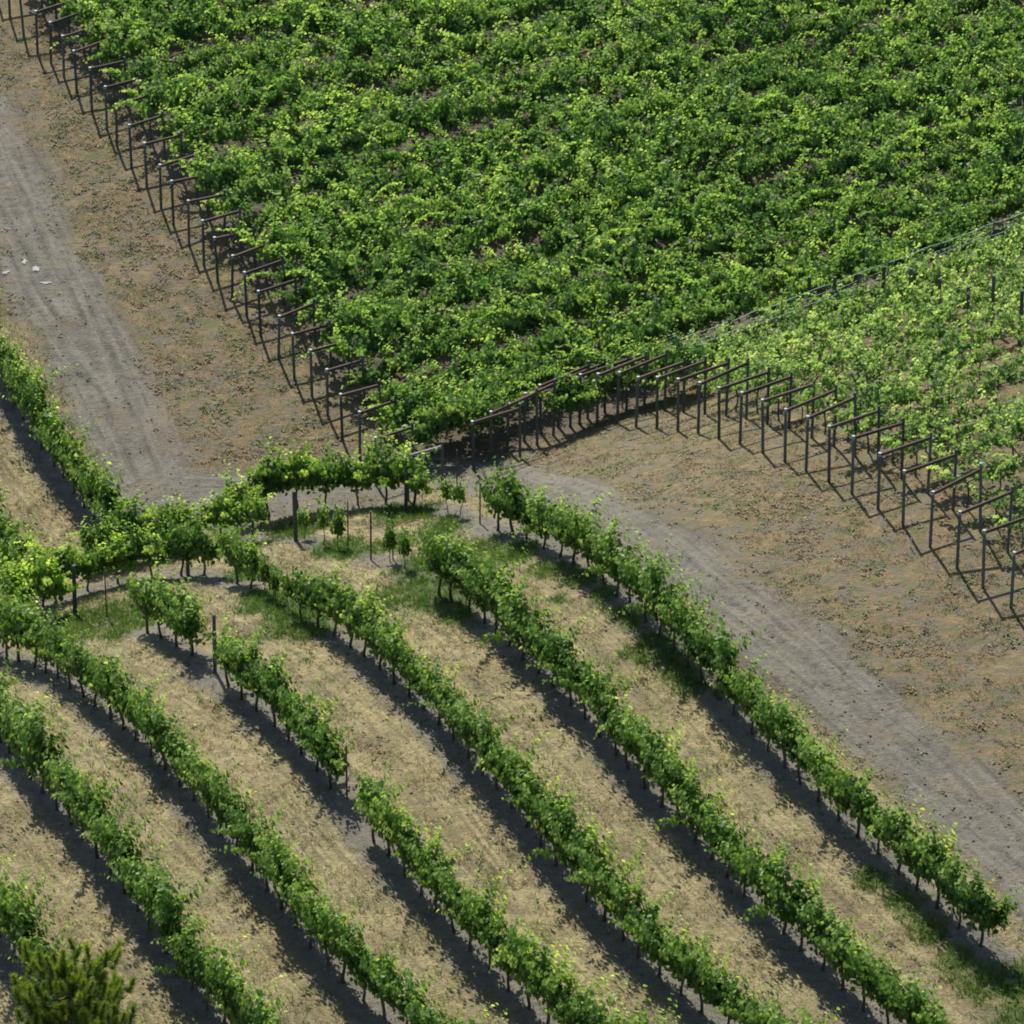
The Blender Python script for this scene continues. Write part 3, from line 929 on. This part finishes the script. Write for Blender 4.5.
def candle(p, d, ln, tint):
    """one shoot: a brush of needles round a stem"""
    global noff
    n = int(ln * 800)
    t = pr.uniform(0, 1, n)
    d = d / np.linalg.norm(d)
    a = np.cross(d, [0.31, .87, .1]); a /= np.linalg.norm(a); bb = np.cross(d, a)
    ang = pr.uniform(0, 2 * np.pi, n)
    rad = np.cos(ang)[:, None] * a + np.sin(ang)[:, None] * bb
    base = p + d * (t * ln)[:, None]
    nl = pr.uniform(.15, .22, n) * (1 - .3 * t)
    dirn = rad * 1.0 + d * (.3 + .9 * t)[:, None]
    dirn /= np.linalg.norm(dirn, axis=1, keepdims=True)
    w = np.cross(dirn, pr.normal(0, 1, (n, 3))); w /= np.linalg.norm(w, axis=1, keepdims=True)
    V = np.stack([base - w * .007, base + w * .007, base + dirn * nl[:, None]], 1).reshape(-1, 3)
    NP_.append(V); NQ.append(np.arange(len(V)).reshape(-1, 3) + noff); noff += len(V)
    NA.append(np.repeat(np.clip(tint + .35 * (t - .4) + pr.normal(0, .08, n), 0, 1), 3))


for w in range(11):
    zb = PH * (.22 + .68 * w / 10)
    R = (1 - (zb / PH - .2) * .95) * 1.95 + .3
    for q in range(7):
        a = 2 * math.pi * q / 7 + w * .8 + pr.normal(0, .25)
        rr = R * pr.uniform(.6, 1.05)
        pts = [(0, 0, zb), (math.cos(a) * rr * .5, math.sin(a) * rr * .5, zb + rr * .10), (math.cos(a) * rr, math.sin(a) * rr, zb + rr * .34)]
        b.tube(pts, [.03, .02, .008], 5)
        for t in np.linspace(.35, 1.0, max(2, int(rr / .24))):
            c0 = np.array(pts[0]) * (1 - t) ** 2 + 2 * t * (1 - t) * np.array(pts[1]) + t * t * np.array(pts[2])
            dd = np.array([math.cos(a) * .35 + pr.normal(0, .22), math.sin(a) * .35 + pr.normal(0, .22), 1.0])
            candle(c0 + pr.normal(0, .06, 3), dd, pr.uniform(.3, .5), pr.uniform(.25, .65))
for q in range(9):
    candle(np.array([pr.normal(0, .12), pr.normal(0, .12), PH * pr.uniform(.88, .97)]), np.array([pr.normal(0, .25), pr.normal(0, .25), 1]), pr.uniform(.3, .5), pr.uniform(.4, .7))
obj('trunk', b.mesh('trunk', M_PINEBARK, True), pine)
obj('crown', quads_mesh('crown', np.vstack(NP_), np.vstack(NQ), np.concatenate(NA), M_NEEDLE), pine)

# ------------------------------------------------------------------ light, world, camera
to_sun = Vector((-.25, 1.08, 1.04)).normalized()
elev = math.asin(to_sun.z)
sun = bpy.data.lights.new('sun', 'SUN'); sun.energy = 4.8; sun.angle = math.radians(.5); sun.color = (1.0, .94, .82)
so = bpy.data.objects.new('sun', sun); COL.objects.link(so)
so.rotation_euler = (-to_sun).to_track_quat('-Z', 'Y').to_euler(); so.location = (0, 120, 60)
w = bpy.data.worlds.new('World'); scene.world = w; w.use_nodes = True
wn = w.node_tree.nodes; wl = w.node_tree.links
bg = wn['Background']; sky = wn.new('ShaderNodeTexSky'); sky.sky_type = 'NISHITA'; sky.sun_disc = False
sky.sun_elevation = elev; sky.sun_rotation = math.atan2(to_sun.x, to_sun.y)
wl.new(sky.outputs[0], bg.inputs[0]); bg.inputs[1].default_value = .085

cam = bpy.data.cameras.new('camera'); co = bpy.data.objects.new('camera', cam); COL.objects.link(co)
co.location = tuple(CAM); co.rotation_euler = (math.pi / 2 - PITCH, 0, 0)
cam.sensor_fit = 'HORIZONTAL'; cam.sensor_width = 36; cam.lens = 36 * FPX / 1024
cam.clip_start = 1; cam.clip_end = 6000
scene.camera = co
scene.render.resolution_x = scene.render.resolution_y = 1024
scene.view_settings.view_transform = 'Standard'; scene.view_settings.look = 'None'
scene.view_settings.exposure = .6; scene.view_settings.gamma = 1
scene.cycles.max_bounces = 8; scene.cycles.diffuse_bounces = 4; scene.cycles.transmission_bounces = 4
scene.cycles.filter_width = 1.9
scene.cycles.use_denoising = True
